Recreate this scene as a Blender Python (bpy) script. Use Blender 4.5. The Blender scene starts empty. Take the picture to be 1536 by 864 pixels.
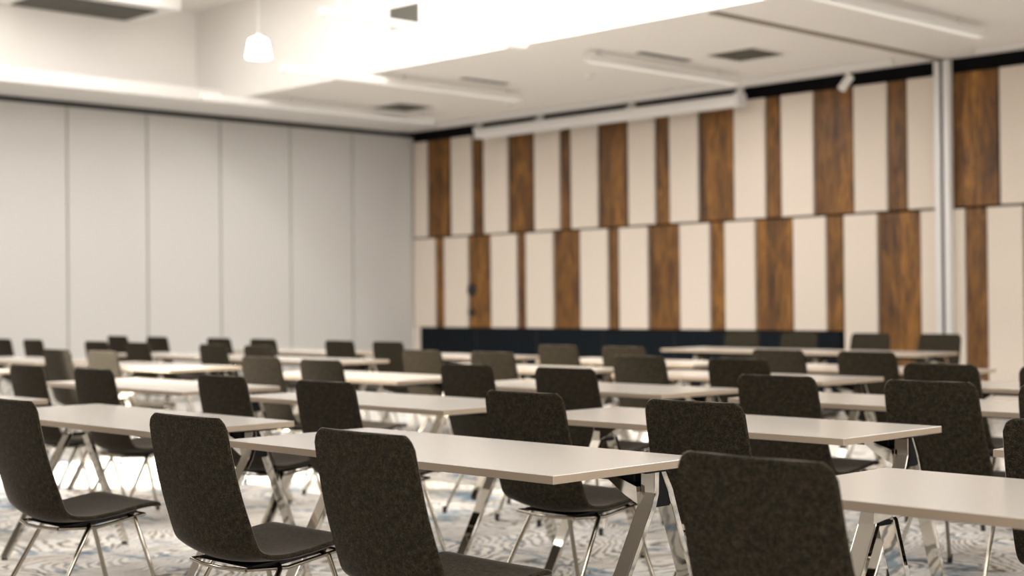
import bpy, math, random
from mathutils import Vector, Matrix
random.seed(7)
COL = bpy.context.scene.collection
PI = math.pi

# ------------------------------------------------------------------ camera
H = 1.26
YAW, PITCH, ROLL, FPX = 0.8008, 0.0085, -0.0095, 2210.5
fw = Vector((-math.sin(YAW)*math.cos(PITCH), math.cos(YAW)*math.cos(PITCH), math.sin(PITCH)))
rt0 = Vector((math.cos(YAW), math.sin(YAW), 0)); up0 = rt0.cross(fw)
rt = rt0*math.cos(ROLL) + up0*math.sin(ROLL)
up = up0*math.cos(ROLL) - rt0*math.sin(ROLL)
cam = bpy.data.cameras.new('camera'); co = bpy.data.objects.new('camera', cam); COL.objects.link(co)
co.matrix_world = Matrix(((rt.x, up.x, -fw.x, 0), (rt.y, up.y, -fw.y, 0), (rt.z, up.z, -fw.z, H), (0, 0, 0, 1)))
cam.sensor_width = 36; cam.lens = FPX/1536*36
cam.clip_end = 100; cam.clip_start = .05
cam.dof.use_dof = True; cam.dof.focus_distance = 4.75; cam.dof.aperture_fstop = 1.85; cam.dof.aperture_blades = 9
bpy.context.scene.camera = co

# ------------------------------------------------------------------ helpers
class MB:
    def __init__(s): s.v = []; s.f = []; s.m = []; s.mats = []; s.smooth = []
    def mi(s, mat):
        if mat not in s.mats: s.mats.append(mat)
        return s.mats.index(mat)
    def add(s, vs, fs, mat=None, smooth=False):
        b = len(s.v); s.v += [tuple(v) for v in vs]
        k = s.mi(mat) if mat else 0
        for f in fs: s.f.append([b+i for i in f]); s.m.append(k); s.smooth.append(smooth)
    def box(s, x0, y0, z0, x1, y1, z1, mat=None, fmats=None, bev=0):
        if bev:
            # chamfered box
            b = bev; vs = []; 
            for sx, X in ((-1, x0), (1, x1)):
                for sy, Y in ((-1, y0), (1, y1)):
                    for sz, Z in ((-1, z0), (1, z1)):
                        vs += [(X, Y-sy*b, Z-sz*b), (X-sx*b, Y, Z-sz*b), (X-sx*b, Y-sy*b, Z)]
            def i(a, c, d, k): return ((a*2+c)*2+d)*3+k
            fs = []
            for a in (0, 1):
                q = [i(a, 0, 0, 0), i(a, 1, 0, 0), i(a, 1, 1, 0), i(a, 0, 1, 0)]; fs.append(q if a else q[::-1])
                q = [i(0, a, 0, 1), i(0, a, 1, 1), i(1, a, 1, 1), i(1, a, 0, 1)]; fs.append(q if a else q[::-1])
                q = [i(0, 0, a, 2), i(1, 0, a, 2), i(1, 1, a, 2), i(0, 1, a, 2)]; fs.append(q if a else q[::-1])
            for a in (0, 1):
                for c in (0, 1):
                    q = [i(0, a, c, 1), i(0, a, c, 2), i(1, a, c, 2), i(1, a, c, 1)]; fs.append(q if (a ^ c) else q[::-1])
                    q = [i(a, 0, c, 0), i(a, 0, c, 2), i(a, 1, c, 2), i(a, 1, c, 0)]; fs.append(q[::-1] if (a ^ c) else q)
                    q = [i(a, c, 0, 0), i(a, c, 0, 1), i(a, c, 1, 1), i(a, c, 1, 0)]; fs.append(q if (a ^ c) else q[::-1])
                    for d in (0, 1):
                        t = [i(a, c, d, 0), i(a, c, d, 1), i(a, c, d, 2)]; fs.append(t if not (a ^ c ^ d) else t[::-1])
            s.add(vs, fs, mat); return
        vs = [(x, y, z) for x in (x0, x1) for y in (y0, y1) for z in (z0, z1)]
        fs = [[0, 1, 3, 2], [4, 6, 7, 5], [0, 4, 5, 1], [2, 3, 7, 6], [0, 2, 6, 4], [1, 5, 7, 3]]
        s.add(vs, fs, mat)
    def tube(s, pts, r, mat=None, n=10, cap=True):
        pts = [Vector(p) for p in pts]; rings = []
        rr = r if isinstance(r, (list, tuple)) else [r]*len(pts)
        t0 = (pts[1]-pts[0]).normalized(); a = t0.orthogonal().normalized()
        vs = []
        for k, p in enumerate(pts):
            if k == 0: t = pts[1]-pts[0]
            elif k == len(pts)-1: t = pts[-1]-pts[-2]
            else: t = (pts[k+1]-p).normalized()+(p-pts[k-1]).normalized()
            t.normalize(); a = (a - t*a.dot(t)).normalized(); b = t.cross(a)
            vs += [p+(a*math.cos(2*PI*j/n)+b*math.sin(2*PI*j/n))*rr[k] for j in range(n)]
        fs = [[k*n+j, k*n+(j+1) % n, (k+1)*n+(j+1) % n, (k+1)*n+j] for k in range(len(pts)-1) for j in range(n)]
        s.add(vs, fs, mat, True)
        if cap:
            s.add(vs[:n], [list(range(n))[::-1]], mat); s.add(vs[-n:], [list(range(n))], mat)
    def prism(s, poly, x0, x1, mat=None, axis='x'):
        # poly of (y,z) extruded along x
        n = len(poly)
        vs = [(x0, p[0], p[1]) for p in poly]+[(x1, p[0], p[1]) for p in poly]
        if axis == 'y': vs = [(v[1], v[0], v[2]) for v in vs]
        fs = [list(range(n))[::-1], [n+i for i in range(n)]]+[[i, (i+1) % n, n+(i+1) % n, n+i] for i in range(n)]
        s.add(vs, fs, mat)
    def build(s, name, mat=None, parent=None, loc=None):
        me = bpy.data.meshes.new(name); me.from_pydata(s.v, [], s.f)
        for m in (s.mats if s.mats and not mat else [mat]):
            if m: me.materials.append(m)
        for p, k, sm in zip(me.polygons, s.m, s.smooth):
            p.use_smooth = sm
            if not mat: p.material_index = k
        me.update()
        import bmesh
        b = bmesh.new(); b.from_mesh(me); bmesh.ops.recalc_face_normals(b, faces=b.faces); b.to_mesh(me); b.free()
        o = bpy.data.objects.new(name, me); COL.objects.link(o)
        if parent: o.parent = parent
        if loc: o.location = loc
        return o

def tag(o, label=None, cat=None, group=None, kind=None):
    if label: o['label'] = label
    if cat: o['category'] = cat
    if group: o['group'] = group
    if kind: o['kind'] = kind
    return o
def empty(name, loc=(0, 0, 0)):
    o = bpy.data.objects.new(name, None); o.empty_display_size = .1; COL.objects.link(o); o.location = loc; return o
def copy_tree(o, parent=None, depth=0):
    c = o.copy(); COL.objects.link(c)
    if parent: c.parent = parent
    for ch in [k for k in o.children]: copy_tree(ch, c)
    return c

# ------------------------------------------------------------------ materials
def mat(name, col, rough=.6, metal=0, **kw):
    m = bpy.data.materials.new(name); m.use_nodes = True
    b = m.node_tree.nodes['Principled BSDF']
    b.inputs['Base Color'].default_value = (*col, 1); b.inputs['Roughness'].default_value = rough; b.inputs['Metallic'].default_value = metal
    for k, v in kw.items(): b.inputs[k.replace('_', ' ')].default_value = v
    return m
def N(m, t, **kw):
    n = m.node_tree.nodes.new(t)
    for k, v in kw.items(): setattr(n, k, v)
    return n
def L(m, a, b): m.node_tree.links.new(a, b)
def bsdf(m): return m.node_tree.nodes['Principled BSDF']
def coords(m, scale=(1, 1, 1), src='Object', rot=(0, 0, 0), loc=(0, 0, 0)):
    tc = N(m, 'ShaderNodeTexCoord'); mp = N(m, 'ShaderNodeMapping')
    mp.inputs['Scale'].default_value = scale; mp.inputs['Rotation'].default_value = rot; mp.inputs['Location'].default_value = loc
    L(m, tc.outputs[src], mp.inputs[0]); return mp.outputs[0]
def ramp(m, fac, stops):
    r = N(m, 'ShaderNodeValToRGB'); e = r.color_ramp.elements
    while len(e) > 1: e.remove(e[0])
    e[0].position = stops[0][0]; e[0].color = (*stops[0][1], 1)
    for p, c in stops[1:]:
        x = e.new(p); x.color = (*c, 1)
    L(m, fac, r.inputs[0]); return r.outputs[0]
def noise(m, vec, scale, detail=4, rough=.5, dist=0):
    n = N(m, 'ShaderNodeTexNoise'); n.inputs['Scale'].default_value = scale; n.inputs['Detail'].default_value = detail
    n.inputs['Roughness'].default_value = rough; n.inputs['Distortion'].default_value = dist
    L(m, vec, n.inputs['Vector']); return n.outputs[0]
def bump(m, fac, strength, dist=.002):
    b = N(m, 'ShaderNodeBump'); b.inputs['Strength'].default_value = strength; b.inputs['Distance'].default_value = dist
    L(m, fac, b.inputs['Height']); L(m, b.outputs[0], bsdf(m).inputs['Normal'])
def mix(m, fac, a, b, mode='MIX'):
    n = N(m, 'ShaderNodeMix', data_type='RGBA', blend_type=mode)
    def put(sock, v):
        if hasattr(v, 'node'): L(m, v, sock)
        elif isinstance(v, (tuple, list)): sock.default_value = (*v, 1)
        else: sock.default_value = v
    put(n.inputs[0], fac); put(n.inputs[6], a); put(n.inputs[7], b)
    return n.outputs[2]

FAB = mat('woven_fabric', (.05, .042, .03), .95)
v = coords(FAB)
f1 = noise(FAB, v, 210, 3, .8); f2 = noise(FAB, v, 60, 4, .65)
fc = mix(FAB, .35, f1, f2)
L(FAB, ramp(FAB, fc, [(.38, (.005, .0038, .002)), (.5, (.021, .0163, .0090)), (.62, (.064, .051, .030))]), bsdf(FAB).inputs['Base Color'])
bump(FAB, f1, .5, .001)
bsdf(FAB).inputs['Sheen Weight'].default_value = .35
bsdf(FAB).inputs['Sheen Tint'].default_value = (1, .9, .84, 1)
bsdf(FAB).inputs['Specular IOR Level'].default_value = .2
bsdf(FAB).inputs['Sheen Roughness'].default_value = .25
CHROME = mat('polished_chrome', (.62, .59, .54), .04, 1)
STEEL = mat('satin_chrome_tube', (.44, .40, .33), .13, 1)
BLACKP = mat('black_plastic', (.012, .012, .013), .4)
BEAM = mat('black_steel_beam', (.005, .005, .006), .5, 0, Specular_IOR_Level=.2)
LAM = mat('light_laminate', (.60, .53, .46), .24)
v = coords(LAM); L(LAM, ramp(LAM, noise(LAM, v, 260, 2), [(.3, (.475, .435, .385)), (.7, (.515, .475, .425))]), bsdf(LAM).inputs['Base Color'])
EDGE = mat('beige_edge_band', (.40, .315, .23), .45)

CEIL = mat('ceiling_plaster', (.82, .79, .75), .9)
WHITE = mat('white_paint', (.80, .78, .75), .5)
BRACK = mat('white_bracket_metal', (.72, .70, .68), .35)
PART = mat('partition_laminate', (.64, .60, .54), .55)
v = coords(PART); L(PART, ramp(PART, noise(PART, v, 900, 2), [(.3, (.53, .515, .49)), (.7, (.57, .555, .53))]), bsdf(PART).inputs['Base Color'])
SEAM = mat('partition_seal_grey', (.30, .28, .25), .6)
BLACKW = mat('black_wall_backing', (.004, .004, .005), .9, 0, Specular_IOR_Level=.15)
BLUEBLK = mat('blue_black_panel', (.006, .009, .012), .9, 0, Specular_IOR_Level=.15)
ACOU = mat('cream_acoustic_fabric', (.72, .63, .54), .95)
v = coords(ACOU); L(ACOU, ramp(ACOU, noise(ACOU, v, 300, 2), [(.3, (.69, .60, .51)), (.7, (.75, .665, .575))]), bsdf(ACOU).inputs['Base Color'])
GRILLE = mat('dark_grille', (.02, .02, .017), .6)
SLATM = mat('grille_slat_metal', (.16, .15, .12), .5)
LAMP = bpy.data.materials.new('lamp_glass'); LAMP.use_nodes = True
b = LAMP.node_tree.nodes['Principled BSDF']; b.inputs['Base Color'].default_value = (.9, .9, .86, 1); b.inputs['Emission Color'].default_value = (1, .97, .9, 1); b.inputs['Emission Strength'].default_value = 6
ALU = mat('post_aluminium', (.74, .72, .70), .4, .15)

WOOD = mat('rustic_wood', (.3, .14, .04), .5)
oi = N(WOOD, 'ShaderNodeObjectInfo')
tc = N(WOOD, 'ShaderNodeTexCoord'); mp = N(WOOD, 'ShaderNodeMapping'); cmb = N(WOOD, 'ShaderNodeVectorMath', operation='SCALE')
cmb.inputs[0].default_value = (37, 11, 23); L(WOOD, oi.outputs['Random'], cmb.inputs['Scale'])
L(WOOD, tc.outputs['Object'], mp.inputs[0]); L(WOOD, cmb.outputs[0], mp.inputs['Location'])
st = N(WOOD, 'ShaderNodeMapping'); st.inputs['Scale'].default_value = (9, 9, 1.3); L(WOOD, mp.outputs[0], st.inputs[0])
w1 = noise(WOOD, st.outputs[0], 1.6, 6, .65, 1.2)
st2 = N(WOOD, 'ShaderNodeMapping'); st2.inputs['Scale'].default_value = (40, 40, 2.2); L(WOOD, mp.outputs[0], st2.inputs[0])
w2 = noise(WOOD, st2.outputs[0], 1.8, 5, .6, .6)
wf = mix(WOOD, .35, w1, w2)
wc = ramp(WOOD, wf, [(.33, (.018, .007, .0015)), (.43, (.085, .035, .005)), (.52, (.21, .092, .013)), (.66, (.40, .19, .035))])
# board-to-board tone (boards 0.16 m wide)
sep = N(WOOD, 'ShaderNodeSeparateXYZ'); L(WOOD, mp.outputs[0], sep.inputs[0])
mul = N(WOOD, 'ShaderNodeMath', operation='MULTIPLY'); mul.inputs[1].default_value = 6.6; L(WOOD, sep.outputs[0], mul.inputs[0])
fl = N(WOOD, 'ShaderNodeMath', operation='FLOOR'); L(WOOD, mul.outputs[0], fl.inputs[0])
wn = N(WOOD, 'ShaderNodeTexWhiteNoise', noise_dimensions='1D'); L(WOOD, fl.outputs[0], wn.inputs['W'])
tone = ramp(WOOD, wn.outputs[0], [(0, (.62, .58, .52)), (1, (1.15, 1.1, 1.05))])
wc = mix(WOOD, 1.0, wc, tone, 'MULTIPLY')
L(WOOD, wc, bsdf(WOOD).inputs['Base Color']); bump(WOOD, wf, .4, .003)

# carpet: pale wood-ring pattern with blue and charcoal patches
CARP = mat('patterned_carpet', (.6, .55, .48), 1.0)
v0 = coords(CARP)
dn = N(CARP, 'ShaderNodeTexNoise'); dn.inputs['Scale'].default_value = .9; dn.inputs['Detail'].default_value = 2; L(CARP, v0, dn.inputs['Vector'])
off = N(CARP, 'ShaderNodeVectorMath', operation='MULTIPLY_ADD'); off.inputs[1].default_value = (1.3, 1.3, 0); L(CARP, dn.outputs['Color'], off.inputs[0]); L(CARP, v0, off.inputs[2])
stc = N(CARP, 'ShaderNodeMapping'); stc.inputs['Scale'].default_value = (1.6, .8, 1); stc.inputs['Rotation'].default_value = (0, 0, .5); L(CARP, off.outputs[0], stc.inputs[0])
vor = N(CARP, 'ShaderNodeTexVoronoi', feature='F1', distance='EUCLIDEAN'); vor.inputs['Scale'].default_value = 1.1; L(CARP, stc.outputs[0], vor.inputs['Vector'])
wob = noise(CARP, v0, 9, 3)
wm = N(CARP, 'ShaderNodeMath', operation='MULTIPLY_ADD'); L(CARP, wob, wm.inputs[0]); wm.inputs[1].default_value = .09; L(CARP, vor.outputs['Distance'], wm.inputs[2])
ring = N(CARP, 'ShaderNodeMath', operation='MULTIPLY'); L(CARP, wm.outputs[0], ring.inputs[0]); ring.inputs[1].default_value = 120
sn = N(CARP, 'ShaderNodeMath', operation='SINE'); L(CARP, ring.outputs[0], sn.inputs[0])
h = N(CARP, 'ShaderNodeMath', operation='MULTIPLY_ADD'); L(CARP, sn.outputs[0], h.inputs[0]); h.inputs[1].default_value = .5; h.inputs[2].default_value = .5
big = noise(CARP, v0, .9, 3, .55, .8)
mid = noise(CARP, stc.outputs[0], 4.5, 4, .6, 1.5)
basec = ramp(CARP, mid, [(.25, (.58, .46, .33)), (.4, (.80, .75, .68)), (.6, (.86, .83, .79)), (.8, (.72, .62, .49))])
linec = ramp(CARP, big, [(.35, (.025, .04, .06)), (.5, (.06, .055, .05)), (.65, (.22, .15, .09))])
lm = N(CARP, 'ShaderNodeMath', operation='MULTIPLY'); 
lr = ramp(CARP, h.outputs[0], [(.55, (0, 0, 0)), (.85, (1, 1, 1))]); lg = ramp(CARP, mid, [(.3, (1, 1, 1)), (.62, (.38, .38, .38))])
L(CARP, lr, lm.inputs[0]); L(CARP, lg, lm.inputs[1])
c1 = mix(CARP, lm.outputs[0], basec, linec)
patch = noise(CARP, coords(CARP, (1, 2.0, 1), rot=(0, 0, .6)), 2.1, 5, .65, .6)
pm = ramp(CARP, patch, [(.55, (0, 0, 0)), (.63, (.85, .85, .85))])
bluec = ramp(CARP, mid, [(.3, (.03, .06, .10)), (.5, (.13, .22, .31)), (.7, (.30, .39, .46))])
c2 = mix(CARP, pm, c1, bluec)
L(CARP, c2, bsdf(CARP).inputs['Base Color'])
bump(CARP, noise(CARP, v0, 500, 2), .4, .003)

# ------------------------------------------------------------------ room shell
XW, YW = -16.64, 14.147      # face of partition, backing of the panelled wall
ZC, ZH = 3.76, 4.93          # ceiling, coffer ceiling
YC, XC = 10.10, -16.12       # coffer edges
XR, YB = 7.0, -4.0           # room limits behind the camera
XE = -4.9                    # right edge of coffer (outside the frame)
YE = 2.2
m = MB(); m.box(XW-.2, YB, -.2, XR, YW+.1, 0); tag(m.build('floor', CARP), kind='structure')
m = MB()
m.box(XW-.2, YC, ZC, XR, YW+.1, ZC+.12)
m.box(XC-.4, YC, ZC+.12, XE+.1, YC+.1, ZH)                      # coffer upstand far
m.box(XE, YB, ZC, XR, YC, ZC+.12)
m.box(XE, YE, ZC+.12, XE+.1, YC, ZH)
m.box(XW-.2, YB, ZC, XE, YE, ZC+.12)
m.box(XC-.4, YE-.1, ZC+.12, XE+.1, YE, ZH)
m.box(XC-.1, YE, ZC+.1, XC, YC, ZH)
m.box(XC-.4, YE-.1, ZH, XE+.2, YC+.2, ZH+.1)
tag(m.build('ceiling', CEIL), kind='structure')
m = MB(); m.box(XW, YE, ZC-.02, -15.55, YW-.35, ZC+.13, bev=.004); tag(m.build('trim_1', WHITE), kind='structure')   # track beam above partition
m = MB(); m.box(XW-.1, YE, ZC-.085, XW+.012, YW-.01, ZC-.021); tag(m.build('trim_4', BLACKP), kind='structure')   # black strip painted in as the dark of the top track slot
m = MB(); m.box(XW-.25, YB, 0, XW-.12, YW+.1, ZC); tag(m.build('wall_left', SEAM), kind='structure')
m = MB(); m.box(XW-.2, YW, 0, XR, YW+.15, ZC+.1); tag(m.build('wall_back', BLACKW), kind='structure')
m = MB(); m.box(XW-.2, YB-.15, 0, XR+.15, YB, ZC+.1); tag(m.build('wall_front', mat('dark_tan_wall', (.16, .13, .10), .7)), kind='structure')  # unseen wall added dark, for contrast in the chrome and dark chair backs
m = MB(); m.box(XR, YB, 0, XR+.15, YW+.1, .5); m.box(XR, YB, 3.2, XR+.15, YW+.1, ZC+.1)
for y in (YB, -.6, 2.9, 6.4, 9.9, YW-.6): m.box(XR, y, .5, XR+.15, y+.6, 3.2)
tag(m.build('wall_right', PART), kind='structure')
# ceiling groove of the second movable wall, and joints
m = MB(); m.box(-8.02, YE+8, ZC-.012, -7.93, YW-.06, ZC+.005)
tag(m.build('trim_2', mat('groove_bronze', (.22, .19, .14), .5)), kind='structure')
m = MB()
for y0, y1 in ((2.2, 13.6),):
    m.box(-4.2, y0, ZC-.03, -7.25, y1, ZC+.004)
tag(m.build('trim_3', CEIL), kind='structure')

# partition panels on the left wall
ys = [1.0+1.1*i for i in range(0, 7)]
ys = [8.607-1.1*k for k in range(6, 0, -1)]+[8.607, 9.702, 10.79, 11.915, 12.99, 14.13]
names = ['next to the striped wall', 'second from the striped wall', 'third from the striped wall', 'fourth from the striped wall',
         'fifth from the striped wall', 'cut by the left edge of the photo']
panels = list(zip(ys[:-1], ys[1:]))[::-1]
for k, (a, bb) in enumerate(panels):
    if k > 6: break
    m = MB(); m.box(XW-.12, a+.012, .02, XW, bb-.012, ZC-.08, bev=.004)
    o = m.build('partition_panel', PART)
    nm = names[k] if k < 6 else 'outside the left edge of the photo'
    tag(o, 'tall pale grey movable partition panel, '+nm, 'wall panel', 'movable partition panels')
    s = MB(); s.box(XW-.11, bb-.010, .02, XW-.012, bb+.010, ZC-.085); s.build('edge_seal', SEAM, o)
    if k > 5: break

# panels on the back wall
def xs_lin(px, y, d=0):
    # wall X for a pixel column (measured once on the photograph)
    dr = fw*FPX+rt*(px-768)-up*(y-432); t = (YW-.05)/dr.y
    return dr.x*t
up_px = [(621, 640, 'c'), (643.5, 672, 'w'), (677, 707, 'c'), (710, 723, 'w'), (726, 761, 'c'), (765, 798, 'w'), (802, 839, 'c'), (842, 854, 'w'), (857, 896, 'c'), (900, 939, 'w'),
         (943, 982, 'c'), (986, 1001, 'w'), (1005, 1047, 'c'), (1051, 1099, 'w'), (1102, 1148, 'c'), (1151, 1170, 'w'), (1173, 1220.5, 'c'), (1223, 1279, 'w'), (1282, 1331, 'c'),
         (1334, 1360, 'w'), (1362.5, 1424, 'c'), (1430, 1498, 'w'), (1501.5, 1560, 'c')]
lo_px = [(621, 652, 'c'), (653.5, 664, 'w'), (666.5, 701, 'c'), (703.5, 733, 'w'), (736.5, 774.5, 'c'), (777, 786.5, 'w'), (789, 829, 'c'), (831.5, 867.5, 'w'), (870.5, 911, 'c'), (914.5, 926.5, 'w'),
         (929, 971, 'c'), (974, 1017.5, 'w'), (1020, 1064, 'c'), (1066, 1085, 'w'), (1087.5, 1132.5, 'c'), (1135, 1188, 'w'), (1190.5, 1239, 'c'), (1241, 1263, 'w'), (1266.5, 1316, 'c'),
         (1318, 1380, 'w'), (1382, 1447.5, 'c'), (1450, 1479.5, 'w'), (1482, 1535, 'c'), (1537.5, 1600, 'w')]
ordw = ['first', 'second', 'third', 'fourth', 'fifth', 'sixth', 'seventh', 'eighth', 'ninth', 'tenth', 'eleventh', 'twelfth', 'thirteenth', 'fourteenth', 'fifteenth', 'sixteenth', 'seventeenth', 'eighteenth', 'nineteenth', 'twentieth', 'twenty-first', 'twenty-second']
ZM = 2.187; ZT = 3.60; ZL = .885
for row, lst, yy in (('upper', up_px, 340), ('lower', lo_px, 430)):
    cnt = {'c': 0, 'ww': 0, 'wn': 0}
    spans = [(xs_lin(a, yy), xs_lin(bb, yy), t) for a, bb, t in lst]
    xe = spans[-1][1]
    seq = [('n', .15), ('c', .45), ('w', .45), ('c', .46)] if row == 'upper' else [('c', .45), ('n', .15), ('c', .46), ('w', .45)]
    for q in range(12):
        t, wd = seq[q % 4]; spans.append((xe+.035, xe+.035+wd, 'c' if t == 'c' else 'w')); xe += .035+wd
    for (x0, x1, t) in spans:
        x0 = max(x0, XW+.01)
        wide = (x1-x0) > .3
        z0, z1 = (ZM+.012, ZT) if row == 'upper' else (ZL if x0 < -9.3 else .02, ZM-.012)
        key = 'c' if t == 'c' else ('ww' if wide else 'wn')
        n = ordw[cnt[key]]; cnt[key] += 1
        m = MB()
        if t == 'c':
            m.box(x0, YW-.055, z0, x1, YW-.002, z1, bev=.006); o = m.build('acoustic_panel', ACOU)
            tag(o, f'cream fabric acoustic panel in the {row} row, {n} from the left corner', 'wall panel', f'cream panels of the {row} row')
        else:
            m.box(x0, YW-.035, z0, x1, YW-.002, z1, bev=.003); o = m.build('wood_panel', WOOD)
            o.data = o.data
            w = 'wide' if wide else 'narrow'
            tag(o, f'{w} knotty brown wood panel in the {row} row, {n} {w} one from the corner', 'wall panel', f'{w} wood panels of the {row} row')
# black low panelling
m = MB(); m.box(-16.47, YW-.05, .02, -9.27, YW-.002, ZL-.012, bev=.004)
o = m.build('dado_panel', BLUEBLK); tag(o, 'long low blue-black panel along the foot of the striped wall', 'wall panel')
s = MB(); 
for i in range(1, 6): s.box(-16.47+1.2*i-.004, YW-.053, .03, -16.47+1.2*i+.004, YW-.0495, ZL-.02)
s.build('joint', BLACKP, o)
m = MB(); m.box(XW+.002, YW-.05, .02, -16.49, YW-.002, ZL-.004, bev=.004)
tag(m.build('corner_trim_panel', ACOU), 'narrow cream strip beside the low black panel in the room corner', 'wall panel')
# wall socket discs on a wood panel
def disc(name, x, z, r, label):
    m = MB(); m.tube([(x, YW-.036, z), (x, YW-.065, z), (x, YW-.075, z)], [r, r, r*.8], BLACKP, 24)
    o = m.build(name, BLACKP); tag(o, label, 'wall fitting')
    s = MB(); s.tube([(x, YW-.0755, z), (x, YW-.082, z)], r*.45, None, 16); s.build('dial', GRILLE, o)
disc('wall_speaker', -15.35, 1.414, .085, 'round black fitting on the wood panel near the corner, upper one')
disc('wall_socket', -15.36, 1.10, .05, 'small dark round fitting below the black one on the wood panel')
# guide post of the second movable wall
o = empty('partition_post', (-7.95, YW-.06, 0)); tag(o, 'tall white aluminium partition guide post with a dark groove on the striped wall', 'post')
for name, a, bb, mt, d in (('flange', -.085, -.02, ALU, .08), ('groove', -.02, .02, BLACKP, .05), ('flange', .02, .09, ALU, .08)):
    m = MB(); m.box(a, -d+.0, .0, bb, 0, ZC-.02, bev=.003); m.build(name, mt, o)

# ------------------------------------------------------------------ ceiling fixtures
def area(name, loc, sx, sy, power, rot=(0, 0, 0), col=(1, .975, .945)):
    l = bpy.data.lights.new(name, 'AREA'); l.shape = 'RECTANGLE'; l.size = sx; l.size_y = sy; l.energy = power; l.color = col
    o = bpy.data.objects.new(name, l); COL.objects.link(o); o.location = loc; o.rotation_euler = rot; return o
DIFF = mat('diffuser', (.9, .9, .86), .4); bsdf(DIFF).inputs['Emission Color'].default_value = (1, .97, .92, 1); bsdf(DIFF).inputs['Emission Strength'].default_value = .2
def linear_light(x, y0, y1, z, label, stems, r=.04, glow=False):
    o = empty('linear_light', (x, y0, z)); tag(o, label, 'ceiling light', 'slim white linear ceiling lights')
    m = MB(); m.box(-.045, 0, -.035, .045, y1-y0, .035, bev=.008); m.build('housing', WHITE, o)
    m = MB(); m.box(-.03, .04, -.038, .03, y1-y0-.04, -.0345); m.build('diffuser', DIFF, o)
    area('linear_lamp', (x, (y0+y1)/2, z-.045), .05, (y1-y0)*.9, 22)
    for sy, zt in stems:
        m = MB(); m.tube([(0, sy-y0, .034), (0, sy-y0, zt-z)], .02, None, 12); m.build('mounting_stem', BRACK, o)
    return o
linear_light(-14.75, 9.3, 12.9, ZC-.10, 'slim white linear ceiling light closest to the grey partition', ((10.6, ZC), (12.7, ZC)))
linear_light(-12.5, 8.85, 12.3, ZC-.09, 'slim white linear ceiling light crossing the recess edge left of centre', ((10.5, ZC), (12.1, ZC)))
linear_light(-10.15, 7.6, 10.05, ZC-.02, 'slim white linear ceiling light hung across the bright recess', ((7.8, ZH), (9.9, ZH)))
linear_light(-10.0, 10.75, 13.2, ZC-.09, 'slim white linear ceiling light above the projection screen housing', ((10.95, ZC), (12.9, ZC)))
linear_light(-6.62, 8.8, 12.4, ZC-.12, 'bright white bar light at the upper right corner of the photo', ((9.2, ZC-.03), (12.0, ZC-.03)))

def vent(x, y, s, label, round_=False):
    o = empty('ceiling_vent', (x, y, ZC)); tag(o, label, 'vent', 'square ceiling diffusers')
    m = MB()
    a = s/2
    m.box(-a, -a, -.006, a, a, .003); m.build('backing', GRILLE, o)
    m = MB()
    fr = .03
    m.box(-a-fr, -a-fr, -.014, a+fr, -a, .002); m.box(-a-fr, a, -.014, a+fr, a+fr, .002)
    m.box(-a-fr, -a, -.014, -a, a, .002); m.box(a, -a, -.014, a+fr, a, .002); m.build('frame', CEIL, o)
    m = MB()
    n = 7
    for i in range(n):
        t = -a+(i+.5)*s/n; m.box(-a, t-.006, -.018, a, t+.006, -.005); m.box(t-.006, -a, -.018, t+.006, a, -.005)
    m.build('slat', SLATM, o)
vent(-9.12, 12.2, .58, 'square dark ceiling diffuser above the right half of the striped wall')
vent(-14.5, 12.15, .58, 'square dark ceiling diffuser near the far room corner')
vent(-6.15, 11.75, .58, 'square dark ceiling diffuser at the top right corner of the photo')
def slot(x, y0, y1, label):
    m = MB(); m.box(x-.05, y0, ZC-.006, x+.05, y1, ZC+.002); o = m.build('slot_vent', GRILLE)
    tag(o, label, 'vent', 'narrow slot vents')
    s = MB(); s.box(x-.006, y0, ZC-.010, x+.006, y1, ZC-.0055); s.build('slat', SLATM, o)
slot(-10.32, 11.3, 12.1, 'narrow dark slot vent left of the light over the screen housing')
slot(-9.78, 11.3, 12.1, 'narrow dark slot vent right of the light over the screen housing')
slot(-12.22, 11.1, 11.8, 'narrow dark slot vent right of the light left of centre')
slot(-12.98, 11.3, 12.1, 'narrow dark slot vent left of the light left of centre')
# smoke detectors
for x, y, lb in ((-11.1, 12.0, 'small round white detector on the ceiling between two linear lights'), (-13.3, 12.9, 'small round detector on the ceiling near the screen housing left end')):
    m = MB(); m.tube([(x, y, ZC), (x, y, ZC-.025), (x, y, ZC-.04)], [.06, .055, .035], None, 20)
    o = m.build('ceiling_detector', WHITE); tag(o, lb, 'detector')
    s = MB(); s.tube([(x, y, ZC-.0405), (x, y, ZC-.046)], .015, None, 12); s.build('sensor', SLATM, o)

# rail along the wall with spot
m = MB(); m.box(-15.5, YW-.56, ZC-.07, -8.30, YW-.48, ZC-.002, bev=.006)
tag(m.build('lighting_rail', WHITE), 'long white lighting rail on the ceiling before the striped wall', 'rail')
m = MB(); m.box(-7.35, YW-.55, ZC-.07, -3.5, YW-.47, ZC-.034, bev=.006)
tag(m.build('lighting_rail', WHITE), 'white lighting rail on the ceiling right of the guide post', 'rail')
o = empty('spotlight', (-8.85, YW-.51, ZC-.07)); tag(o, 'small white spotlight hanging from the rail above the striped wall', 'spotlight')
m = MB(); m.tube([(0, 0, 0), (0, 0, -.07)], .018, None, 12); m.build('stem', BRACK, o)
m = MB(); m.tube([(.02, .03, -.05), (-.035, -.06, -.19)], .045, None, 20); m.build('head', WHITE, o)
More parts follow.
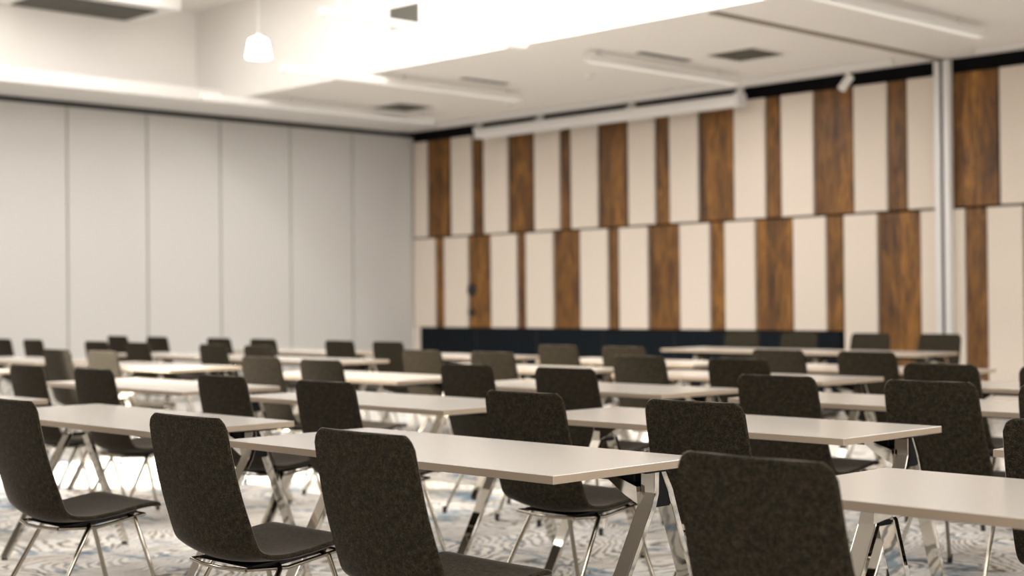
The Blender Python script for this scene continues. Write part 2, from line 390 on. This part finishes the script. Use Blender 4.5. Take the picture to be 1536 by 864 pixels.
# screen housing
SX0, SX1, SY, SZ = -14.80, -10.42, YW-.36, 3.565
o = empty('projection_screen_housing', (SX0, SY, SZ)); tag(o, 'long white projection screen housing hung along the top of the striped wall', 'projection screen')
m = MB(); prof = [(-.075, -.05), (-.06, -.072), (.05, -.072), (.07, -.05), (.07, .045), (.05, .062), (-.055, .062), (-.075, .04)]
m.prism(prof, 0, SX1-SX0, None); m.build('casing', WHITE, o)
m = MB(); m.box(.05, -.02, -.085, SX1-SX0-.05, .02, -.0715, bev=.003); m.build('bottom_bar', BRACK, o)
for x in (-.06, SX1-SX0+.0):
    m = MB(); m.prism([(-.08, -.078), (.075, -.078), (.078, .05), (.05, .07), (-.06, .07), (-.08, .05)], x, x+.06, None); m.build('end_cap', BRACK, o)
for x in (-.03, 1.15, 2.75, SX1-SX0+.03):
    m = MB(); m.box(x-.035, -.03, .06, x+.035, .03, ZC-SZ-.001, bev=.004); m.box(x-.04, -.085, .02, x+.04, .0, .075, bev=.004); m.build('mounting_bracket', BRACK, o)
# pendant lamp in the recess
o = empty('pendant_lamp', (-13.13, 9.0, 3.87)); tag(o, 'glowing white tapered pendant lamp hanging in the ceiling recess', 'pendant lamp')
m = MB(); m.tube([(0, 0, 0), (0, 0, .01), (0, 0, .19), (0, 0, .21)], [.125, .135, .10, .07], None, 32); m.build('lamp_shade', LAMP, o)
m = MB(); m.tube([(0, 0, .21), (0, 0, .25), (0, 0, .26)], [.03, .03, .012], None, 14); m.build('socket', WHITE, o)
m = MB(); m.tube([(0, 0, .25), (0, 0, ZH-3.87)], .003, None, 8); m.build('cord', BRACK, o)
# ventilation unit in the recess (top left)
o = empty('ventilation_unit', (-15.58, 8.4, 4.70)); tag(o, 'white box shaped air unit with dark grille at the top left corner', 'air unit')
m = MB(); m.box(-.52, -.95, 0, .52, .85, ZH-4.70-.002, bev=.01); m.build('casing', WHITE, o)
m = MB(); m.box(-.42, -.8, -.012, .33, .65, .002); m.build('grille', GRILLE, o)
m = MB()
for i in range(9): m.box(-.42+i*.085, -.8, -.018, -.40+i*.085, .65, -.011)
m.build('slat', SLATM, o)
# wall grille on recess upstand
o = empty('wall_grille', (-12.02, YC, 4.29)); tag(o, 'dark louvred grille on the bright recess wall behind a linear light', 'grille')
m = MB(); m.box(-.235, -.01, -.12, .235, .004, .12); m.build('backing', GRILLE, o)
m = MB()
for i in range(9): m.box(-.23, -.022, -.115+i*.0275, .23, -.008, -.105+i*.0275)
m.build('louvre', SLATM, o)

# ------------------------------------------------------------------ table
TL, TW, TH = 1.75, .70, .74
def make_table(length=TL):
    t = empty('meeting_table')
    m = MB(); m.box(0, 0, TH-.026, length, TW, TH, bev=.0015, mat=LAM)
    top = m.build('tabletop', None, t)
    me = top.data; me.materials.append(EDGE)
    for p in me.polygons:
        if abs(p.normal.z) < .5 and p.area > .0005: p.material_index = 1
    yc = .53
    m = MB(); m.box(.12, yc-.03, TH-.075, length-.12, yc+.03, TH-.027, bev=.004); m.build('beam', BEAM, t)
    for side in (0, 1):
        xo = .035 if side == 0 else length-.095
        xi = xo+.06
        m = MB()   # hub block between the blades
        m.prism([(yc-.012, TH-.028), (yc+.012, TH-.028), (yc+.05, .62), (yc+.052, .59), (yc-.012, .59), (yc-.012, .62)], xo+.006, xi-.006)
        m.box(xo-.04, yc-.09, TH-.034, xi+.04 if side == 0 else xi+.02, yc+.09, TH-.0265)
        m.build('hub', BEAM, t)
        # slanted chrome arm from the hub inwards to the beam
        s = 1 if side == 0 else -1
        xb = xi if side == 0 else xo
        m = MB(); m.prism([(xb-s*.004, .60), (xb+s*.05, .625), (xb+s*.12, .668), (xb+s*.15, .70), (xb+s*.115, .705), (xb+s*.08, .68), (xb, .655)], yc-.05, yc+.05, None, 'y')
        m.build('arm', CHROME, t)
        for nm, pts in (('front', [(-.016, TH-.03), (-.018, .635), (-.035, .59), (-.375, .012)]), ('rear', [(.014, TH-.03), (.052, .64), (.066, .60), (.285, .012)])):
            th = .012; P = [Vector((p[0]+yc, p[1])) for p in pts]; Lf = []; Rt = []
            for k, p in enumerate(P):
                if k == 0: d = P[1]-P[0]
                elif k == len(P)-1: d = P[-1]-P[-2]
                else: d = (P[k+1]-p).normalized()+(p-P[k-1]).normalized()
                d = d.normalized(); n = Vector((-d.y, d.x)); Lf.append(p+n*th); Rt.append(p-n*th)
            Lf[-1].y = Rt[-1].y = .012; Lf[0].y = Rt[0].y = TH-.03
            m = MB(); m.prism([tuple(a) for a in Lf]+[tuple(a) for a in Rt[::-1]], xo, xi)
            leg = m.build('leg', CHROME, t)
            bv = leg.modifiers.new('bevel', 'BEVEL'); bv.width = .003; bv.segments = 2; bv.limit_method = 'ANGLE'
            f = MB(); yy = P[-1].x; f.tube([(xo+.03, yy, 0), (xo+.03, yy, .014)], [.017, .014], None, 14); f.build('foot', BLACKP, leg)
    return t

# ------------------------------------------------------------------ chair (origin on the floor below the top of the back, faces +Y)
def make_chair():
    t = empty('meeting_chair')
    prof = [(0, .884), (.014, .80), (.034, .70), (.054, .61), (.070, .54), (.083, .485), (.100, .443), (.132, .416), (.18, .405), (.25, .408), (.34, .422), (.42, .438), (.49, .449), (.53, .448), (.552, .440)]
    # resample smoothly (Catmull-Rom)
    P = [Vector(p) for p in prof]; S = []
    for i in range(len(P)-1):
        p0 = P[max(i-1, 0)]; p1 = P[i]; p2 = P[i+1]; p3 = P[min(i+2, len(P)-1)]
        for k in range(4):
            u = k/4; S.append(.5*((2*p1)+(-p0+p2)*u+(2*p0-5*p1+4*p2-p3)*u*u+(-p0+3*p1-3*p2+p3)*u**3))
    S.append(P[-1])
    # extra rows near the ends for round corners
    def ins(lst):
        a, b = lst[0], lst[1]; out = [a]
        for u in (.03, .08, .16, .3, .55): out.append(a.lerp(b, u))
        return out+lst[1:]
    S = ins(S); S = ins(S[::-1])[::-1]
    arc = [0]
    for i in range(1, len(S)): arc.append(arc[-1]+(S[i]-S[i-1]).length)
    T = arc[-1]; NU = 20; V = []; 
    bend = .46
    for i, p in enumerate(S):
        a = arc[i]
        d = (S[min(i+1, len(S)-1)]-S[max(i-1, 0)]).normalized()
        n = Vector((-d.y, d.x))               # pointing to the sitter (forward/up)
        if n.x < 0 and a < .3: n = -n
        w = .238+.012*math.sin(min(a/T, 1)*PI)
        if a < .42: w = .222+.016*(a/.42)
        elif a < .62: w = .238
        else: w = .238-.010*(a-.62)/.35
        r = .042
        if a < r: w -= r-math.sqrt(max(r*r-(r-a)**2, 0))
        if T-a < r: w -= r-math.sqrt(max(r*r-(r-(T-a))**2, 0))
        g = .010+.020*math.exp(-((a-.46)/.16)**2)   # depth of the dish
        if T-a < .22: g *= (T-a)/.22*.8+.1
        for j in range(NU+1):
            u = j/NU*2-1
            q = n*(g*abs(u)**2.0)
            V.append(Vector((u*w, p.x+q.x, p.y+q.y)))
    rows = len(S); nn = NU+1
    def nrm(i, j):
        a = V[min(i+1, rows-1)*nn+j]-V[max(i-1, 0)*nn+j]; b = V[i*nn+min(j+1, NU)]-V[i*nn+max(j-1, 0)]
        return a.cross(b).normalized()
    Nn = [nrm(i, j) for i in range(rows) for j in range(nn)]
    ref = Nn[(rows//4)*nn+NU//2]
    if ref.y < 0: Nn = [-x for x in Nn]
    th = .0095
    split = min(range(rows), key=lambda i: abs(arc[i]-bend))
    def piece(i0, i1, name, closed0, closed1):
        vs = []; fs = []; nr = []
        cnt = (i1-i0+1)*nn
        for s in (1, -1):
            for i in range(i0, i1+1):
                for j in range(nn):
                    # thin the last ring a little for a rounded rim
                    k = th*s
                    vs.append(V[i*nn+j]+Nn[i*nn+j]*k); nr.append(Nn[i*nn+j]*s)
        R = i1-i0+1
        for i in range(R-1):
            for j in range(NU):
                a = i*nn+j; fs.append([a, a+1, a+nn+1, a+nn]); b = a+cnt; fs.append([b, b+nn, b+nn+1, b+1])
        # rounded rim: add middle loop pushed outwards
        loop = []
        if closed0: loop += [(0, j) for j in range(NU, -1, -1)]
        loop += [(i, 0) for i in range(1 if closed0 else 0, R)]
        if closed1: loop += [(R-1, j) for j in range(1, nn)]
        loop2 = [(i, NU) for i in range(R-2 if closed1 else R-1, 0 if closed0 else -1, -1)]
        loop += loop2 if (closed0 or closed1) else []
        cyc = closed0 and closed1
        mids = []
        cen = V[((i0+i1)//2)*nn+NU//2]
        for k, (i, j) in enumerate(loop):
            p = V[(i0+i)*nn+j]; la = loop[k-1]; lb = loop[(k+1) % len(loop)]
            pa = V[(i0+la[0])*nn+la[1]] if abs(la[0]-i) <= 1 and abs(la[1]-j) <= 1 else p
            pb = V[(i0+lb[0])*nn+lb[1]] if abs(lb[0]-i) <= 1 and abs(lb[1]-j) <= 1 else p
            o = (pb-pa).cross(Nn[(i0+i)*nn+j]); o.normalize()
            if o.dot(p-cen) < 0: o = -o
            mids.append(len(vs)); vs.append(p+o*th*.9); nr.append(o)
        # orientation of the chain: break at the open end
        m_ = len(loop)
        for k in range(m_):
            k2 = (k+1) % m_
            (ia, ja), (ib, jb) = loop[k], loop[k2]
            if abs(ia-ib) > 1 or abs(ja-jb) > 1: continue
            a, b = ia*nn+ja, ib*nn+jb
            fs.append([a, b, mids[k2], mids[k]]); fs.append([mids[k], mids[k2], b+cnt, a+cnt])
        me = bpy.data.meshes.new(name); me.from_pydata([tuple(x) for x in vs], [], fs); me.materials.append(FAB)
        import bmesh
        bm = bmesh.new(); bm.from_mesh(me); bmesh.ops.recalc_face_normals(bm, faces=bm.faces); bm.to_mesh(me); bm.free()
        for p in me.polygons: p.use_smooth = True
        me.normals_split_custom_set_from_vertices([tuple(x) for x in nr])
        o = bpy.data.objects.new(name, me); COL.objects.link(o); o.parent = t; return o
    piece(0, split, 'backrest', True, False)
    piece(split, rows-1, 'seat', False, True)
    # black underseat pan
    m = MB(); m.prism([(.15, .388), (.24, .380), (.46, .404), (.475, .424), (.30, .400), (.16, .394)], -.155, .155); m.build('seat_pan', BLACKP, t)
    # tubular under frame
    m = MB()
    for sx in (-1, 1):
        m.tube([(sx*.165, .13, .386), (sx*.185, .28, .378), (sx*.19, .49, .410)], .007, None, 8)
    m.tube([(-.165, .13, .386), (-.05, .105, .384), (.05, .105, .384), (.165, .13, .386)], .007, None, 8)
    m.tube([(-.19, .49, .410), (.19, .49, .410)], .007, None, 8)
    m.tube([(-.175, .24, .378), (.175, .24, .378)], .007, None, 8)
    m.build('under_frame', STEEL, t)
    for sx in (-1, 1):
        for ya, yb, xa in ((.245, .035, .19), (.445, .56, .193)):
            m = MB(); m.tube([(sx*(xa-.035), ya+(.02 if ya < .3 else -.01), .386 if ya < .3 else .405), (sx*xa, ya, .378 if ya < .3 else .398), (sx*(xa+.04), yb, .012)], .0095, None, 12)
            leg = m.build('leg', STEEL, t)
            f = MB(); f.tube([(sx*(xa+.038), yb, .04), (sx*(xa+.041), yb, 0)], .0125, None, 12); f.build('foot_glide', BLACKP, leg)
    return t

def px_to_x(px, Y, z=.87):
    y = 480
    for _ in range(6):
        dr = fw*FPX+rt*(px-768)-up*(y-432); X = dr.x*Y/dr.y
        p = Vector((X, Y, z-H)); y = 432-FPX*p.dot(up)/p.dot(fw)
    return X

# tables -----------------------------------------------------------
proto_t = make_table(); first_t = True
rows_y = {1: 3.12, 1.5: 3.25, 2: 4.65, 3: 6.17, 4: 7.70, 5: 9.10}
rown = {1: 'nearest row', 2: 'second row', 3: 'third row', 4: 'fourth row', 5: 'farthest full row'}
tables = [
 ('E', 1.5, -2.44, 'long cream topped table at the right edge, closest to the camera'),
 ('B', 1, -4.80, 'long cream topped table in the centre foreground, with its near corner in full view'),
 ('A', 1, -7.07, 'cream topped table at the left, behind the chair cut by the left edge'),
 ('Z', 1, -9.37, 'cream topped table just showing its end at the left edge of the photo'),
 ('E', 2, -2.46, 'cream topped table at the right edge behind the dark chair, only its corner visible'),
 ('B', 2, -4.80, 'cream topped table right of centre with bright chrome legs, second row'),
 ('A', 2, -7.02, 'cream topped table behind the central foreground table, its end meeting a chair back'),
 ('Z', 2, -9.35, 'cream topped table of the second row behind the left table'),
 ('Y', 2, -13.0, 'cream topped table of the second row cut by the left edge of the photo'),
 ('B', 3, -4.75, 'cream topped table behind the large chair at the right, third row'),
 ('A', 3, -6.95, 'cream topped table right of centre in the third row, its lit corner between two chairs'),
 ('Z', 3, -9.20, 'cream topped table of the third row left of centre'),
 ('Y', 3, -12.02, 'brightly lit cream table at the left with a glowing end, third row'),
 ('W', 3, -14.3, 'cream topped table of the third row far left'),
 ('B', 4, -4.55, 'cream topped table at the right edge in the fourth row'),
 ('A', 4, -6.95, 'cream topped table of the fourth row, its lit corner left of a dark chair back'),
 ('Z', 4, -9.15, 'cream topped table of the fourth row near the centre'),
 ('Y', 4, -12.0, 'cream topped table of the fourth row left of centre'),
 ('W', 4, -14.1, 'cream topped table of the fourth row at the far left'),
 ('A', 5, -6.9, 'cream topped table of the fifth row, its end before the pale panel at the right'),
 ('Z', 5, -9.10, 'cream topped table of the fifth row before the low black panel'),
 ('Y', 5, -11.5, 'cream topped table of the fifth row near the room corner'),
 ('W', 5, -13.9, 'cream topped table of the fifth row before the grey partition'),
]
for g, r, x, lb in tables:
    o = proto_t if first_t else copy_tree(proto_t); first_t = False
    o.location = (x, rows_y[r], 0); o['label'] = lb; o['category'] = 'table'; o['group'] = 'meeting tables in rows'
ht = make_table(1.5); ht.location = (-10.0, 11.86, 0)
tag(ht, 'pale head table against the striped wall, left one of the joined pair', 'table', 'joined head tables')
h2 = copy_tree(ht); h2.location = (-8.48, 11.86, 0)
tag(h2, 'pale head table against the striped wall, right one of the joined pair', 'table', 'joined head tables')

# chairs -----------------------------------------------------------
proto_c = make_chair(); first_c = True
rY = {1: 2.60, 1.2: 2.78, 3.1: 5.70, 2: 4.16, 3: 5.78, 4: 7.28, 5: 8.65}
W2 = .216
chairs = [  # row, pixel column of the upper left corner of the back, label, yaw
 (1.2, 1017, 'large dark fabric chair back in the right foreground, the closest of all', 0),
 (1, 470, 'dark fabric chair in the centre foreground, before the long cream table', 0),
 (1, 224, 'dark fabric chair left of the central foreground one, its seat in view', 0),
 (1, -26, 'dark fabric chair cut by the left edge of the photo, chrome legs in view', 0),
 (2, 1507, 'dark chair cut by the right edge of the photo behind the closest table', 0),
 (2, 968, 'dark chair behind the right end of the long foreground table', 0),
 (2, 727, 'dark chair behind the middle of the long foreground table', 0),
 (2, 443, 'dark chair behind the left end of the long foreground table', 0),
 (2, 295, 'dark chair behind the right end of the left table', 0),
 (2, 110, 'dark chair behind the middle of the left table', 0),
 (2, 13, 'dark chair with a sunlit left side near the left edge of the photo', 0),
 (3, 1327, 'large dark chair back at the right, before the white guide post', 0),
 (3, 1107, 'dark chair of the third row left of the large right chair back', 0),
 (3, 803, 'dark chair of the third row right of the central foreground one', 0),
 (3, 660, 'dark chair of the third row just above the central table, pinkish top', 0),
 (3.1, 449, 'pale lit chair of the third row above the left end chair', 0),
 (3, 362, 'pale lit chair of the third row right of the glowing table end', 0),
 (3, 131, 'palest brightly lit chair back at the left, beside the glowing table', 0),
 (3, 65, 'brown lit chair left of the brightly glowing one', 0),
 (4, 1356, 'dark chair just behind the large right chair back', 0),
 (4, 1063, 'dark chair of the fourth row left of the third row one', 0),
 (4, 919, 'dark chair of the fourth row near the centre right', 0),
 (4, 706, 'brown chair of the fourth row with a pale top, left of centre', 0),
 (4, 603, 'pale brown chair of the fourth row beside the room corner', 0),
 (4, 365, 'brown chair top showing above the pale lit chair', 0),
 (4, 298, 'small brown chair before the partition, left of the pale lit chair', 0),
 (4, 187, 'small dark chair above the glowing table at the left', 0),
 (4, 127, 'small black chair just above the white glowing chair', 0),
 (4, 34, 'small black chair near the left edge, before the first partition seam', 0),
 (4, -12, 'small black chair cut by the left edge of the photo', 0),
 (5, 1257, 'dark chair of the fifth row before the wide wood panel', 0),
 (5, 1128, 'dark chair of the fifth row before the black panel end', 0),
 (5, 903, 'chair with pale lit top before the black panel, right one of two', 0),
 (5, 807, 'chair with pale lit top before the black panel, left one of two', 0),
 (5, 558, 'dark chair of the fifth row left of the room corner', 0),
 (5, 487, 'small dark chair before the fourth partition seam', 0),
 (5, 375, 'small black chair above the pale lit chair at the partition', 0),
 (5, 310, 'small black chair above the small brown one at the partition', 0),
 (5, 219, 'small black chair before the second partition seam', 0),
 (5, 161, 'small black chair between the first two partition seams', 0),
 (4, 1530, 'dark chair edge at the right edge of the photo, upper one', 0),
 (3, 1529, 'dark chair edge at the right edge of the photo, lower one', 0),
]
for r, px, lb, yaw in chairs:
    o = proto_c if first_c else copy_tree(proto_c); first_c = False
    Y = rY[r]; X = px_to_x(px, Y)+W2
    o.location = (X, Y, 0); o.rotation_euler = (0, 0, math.radians(yaw+random.uniform(-1.2, 1.2)))
    o['label'] = lb; o['category'] = 'chair'; o['group'] = 'meeting chairs at the tables'
for px, lb in ((1139, 'grey chair behind the head table, leftmost of four'), (1226, 'grey chair behind the head table, second from the left'),
               (1335, 'dark chair behind the head table before the wide wood panel'), (1441, 'dark chair behind the head table below the white guide post')):
    o = copy_tree(proto_c); Y = 13.13; o.location = (px_to_x(px, Y)-W2, Y, 0); o.rotation_euler = (0, 0, PI)
    o['label'] = lb; o['category'] = 'chair'; o['group'] = 'chairs behind the head table'

# ------------------------------------------------------------------ light
for x in (-14.0, -11.0, -8.0):
    area('coffer_light', (x, 7.4, ZH-.03), 2.2, 3.0, 46)
    area('coffer_light', (x, 4.2, ZH-.03), 2.2, 2.6, 60)
area('coffer_wash', (-8.7, 8.9, 4.75), 6.2, .25, 105, rot=(math.radians(75), 0, 0))
for x, y in ((-9.0, 0.8), (-4.0, -1.8), (-.5, -.6), (-2.6, 3.6), (-2.6, 7.0), (-2.6, 10.4), (1.5, 2.0), (1.5, 6.5)):
    area('added_top_fill', (x, y, ZC-.04), .9, 1.6, 38)  # fill lamps added overhead to brighten tables and ceiling, no fixtures behind them
sp = bpy.data.lights.new('recess_spot', 'SPOT'); sp.energy = 6500; sp.spot_size = math.radians(21); sp.spot_blend = .25; sp.shadow_soft_size = .06; sp.color = (1, .96, .88)
s2 = bpy.data.lights.new('recess_spot', 'SPOT'); s2.energy = 2600; s2.spot_size = math.radians(34); s2.spot_blend = .6; s2.shadow_soft_size = .06; s2.color = (1, .9, .76)
so = bpy.data.objects.new('recess_spot', s2); COL.objects.link(so); so.location = (-12.2, 2.8, 4.6)
so.rotation_euler = (Vector((-8.9, 6.6, .8))-so.location).to_track_quat('-Z', 'Y').to_euler()
so = bpy.data.objects.new('recess_spot', sp); COL.objects.link(so); so.location = (-12.9, 2.6, 4.6)
so.rotation_euler = (Vector((-10.3, 5.5, .5))-so.location).to_track_quat('-Z', 'Y').to_euler()
w = bpy.data.worlds.new('world'); bpy.context.scene.world = w; w.use_nodes = True
bg = w.node_tree.nodes['Background']; bg.inputs[0].default_value = (1, .96, .92, 1); bg.inputs[1].default_value = 2.6

vs = bpy.context.scene.view_settings
vs.view_transform = 'Standard'; vs.look = 'None'; vs.exposure = 0.68; vs.gamma = 1.0; vs.use_curve_mapping = False
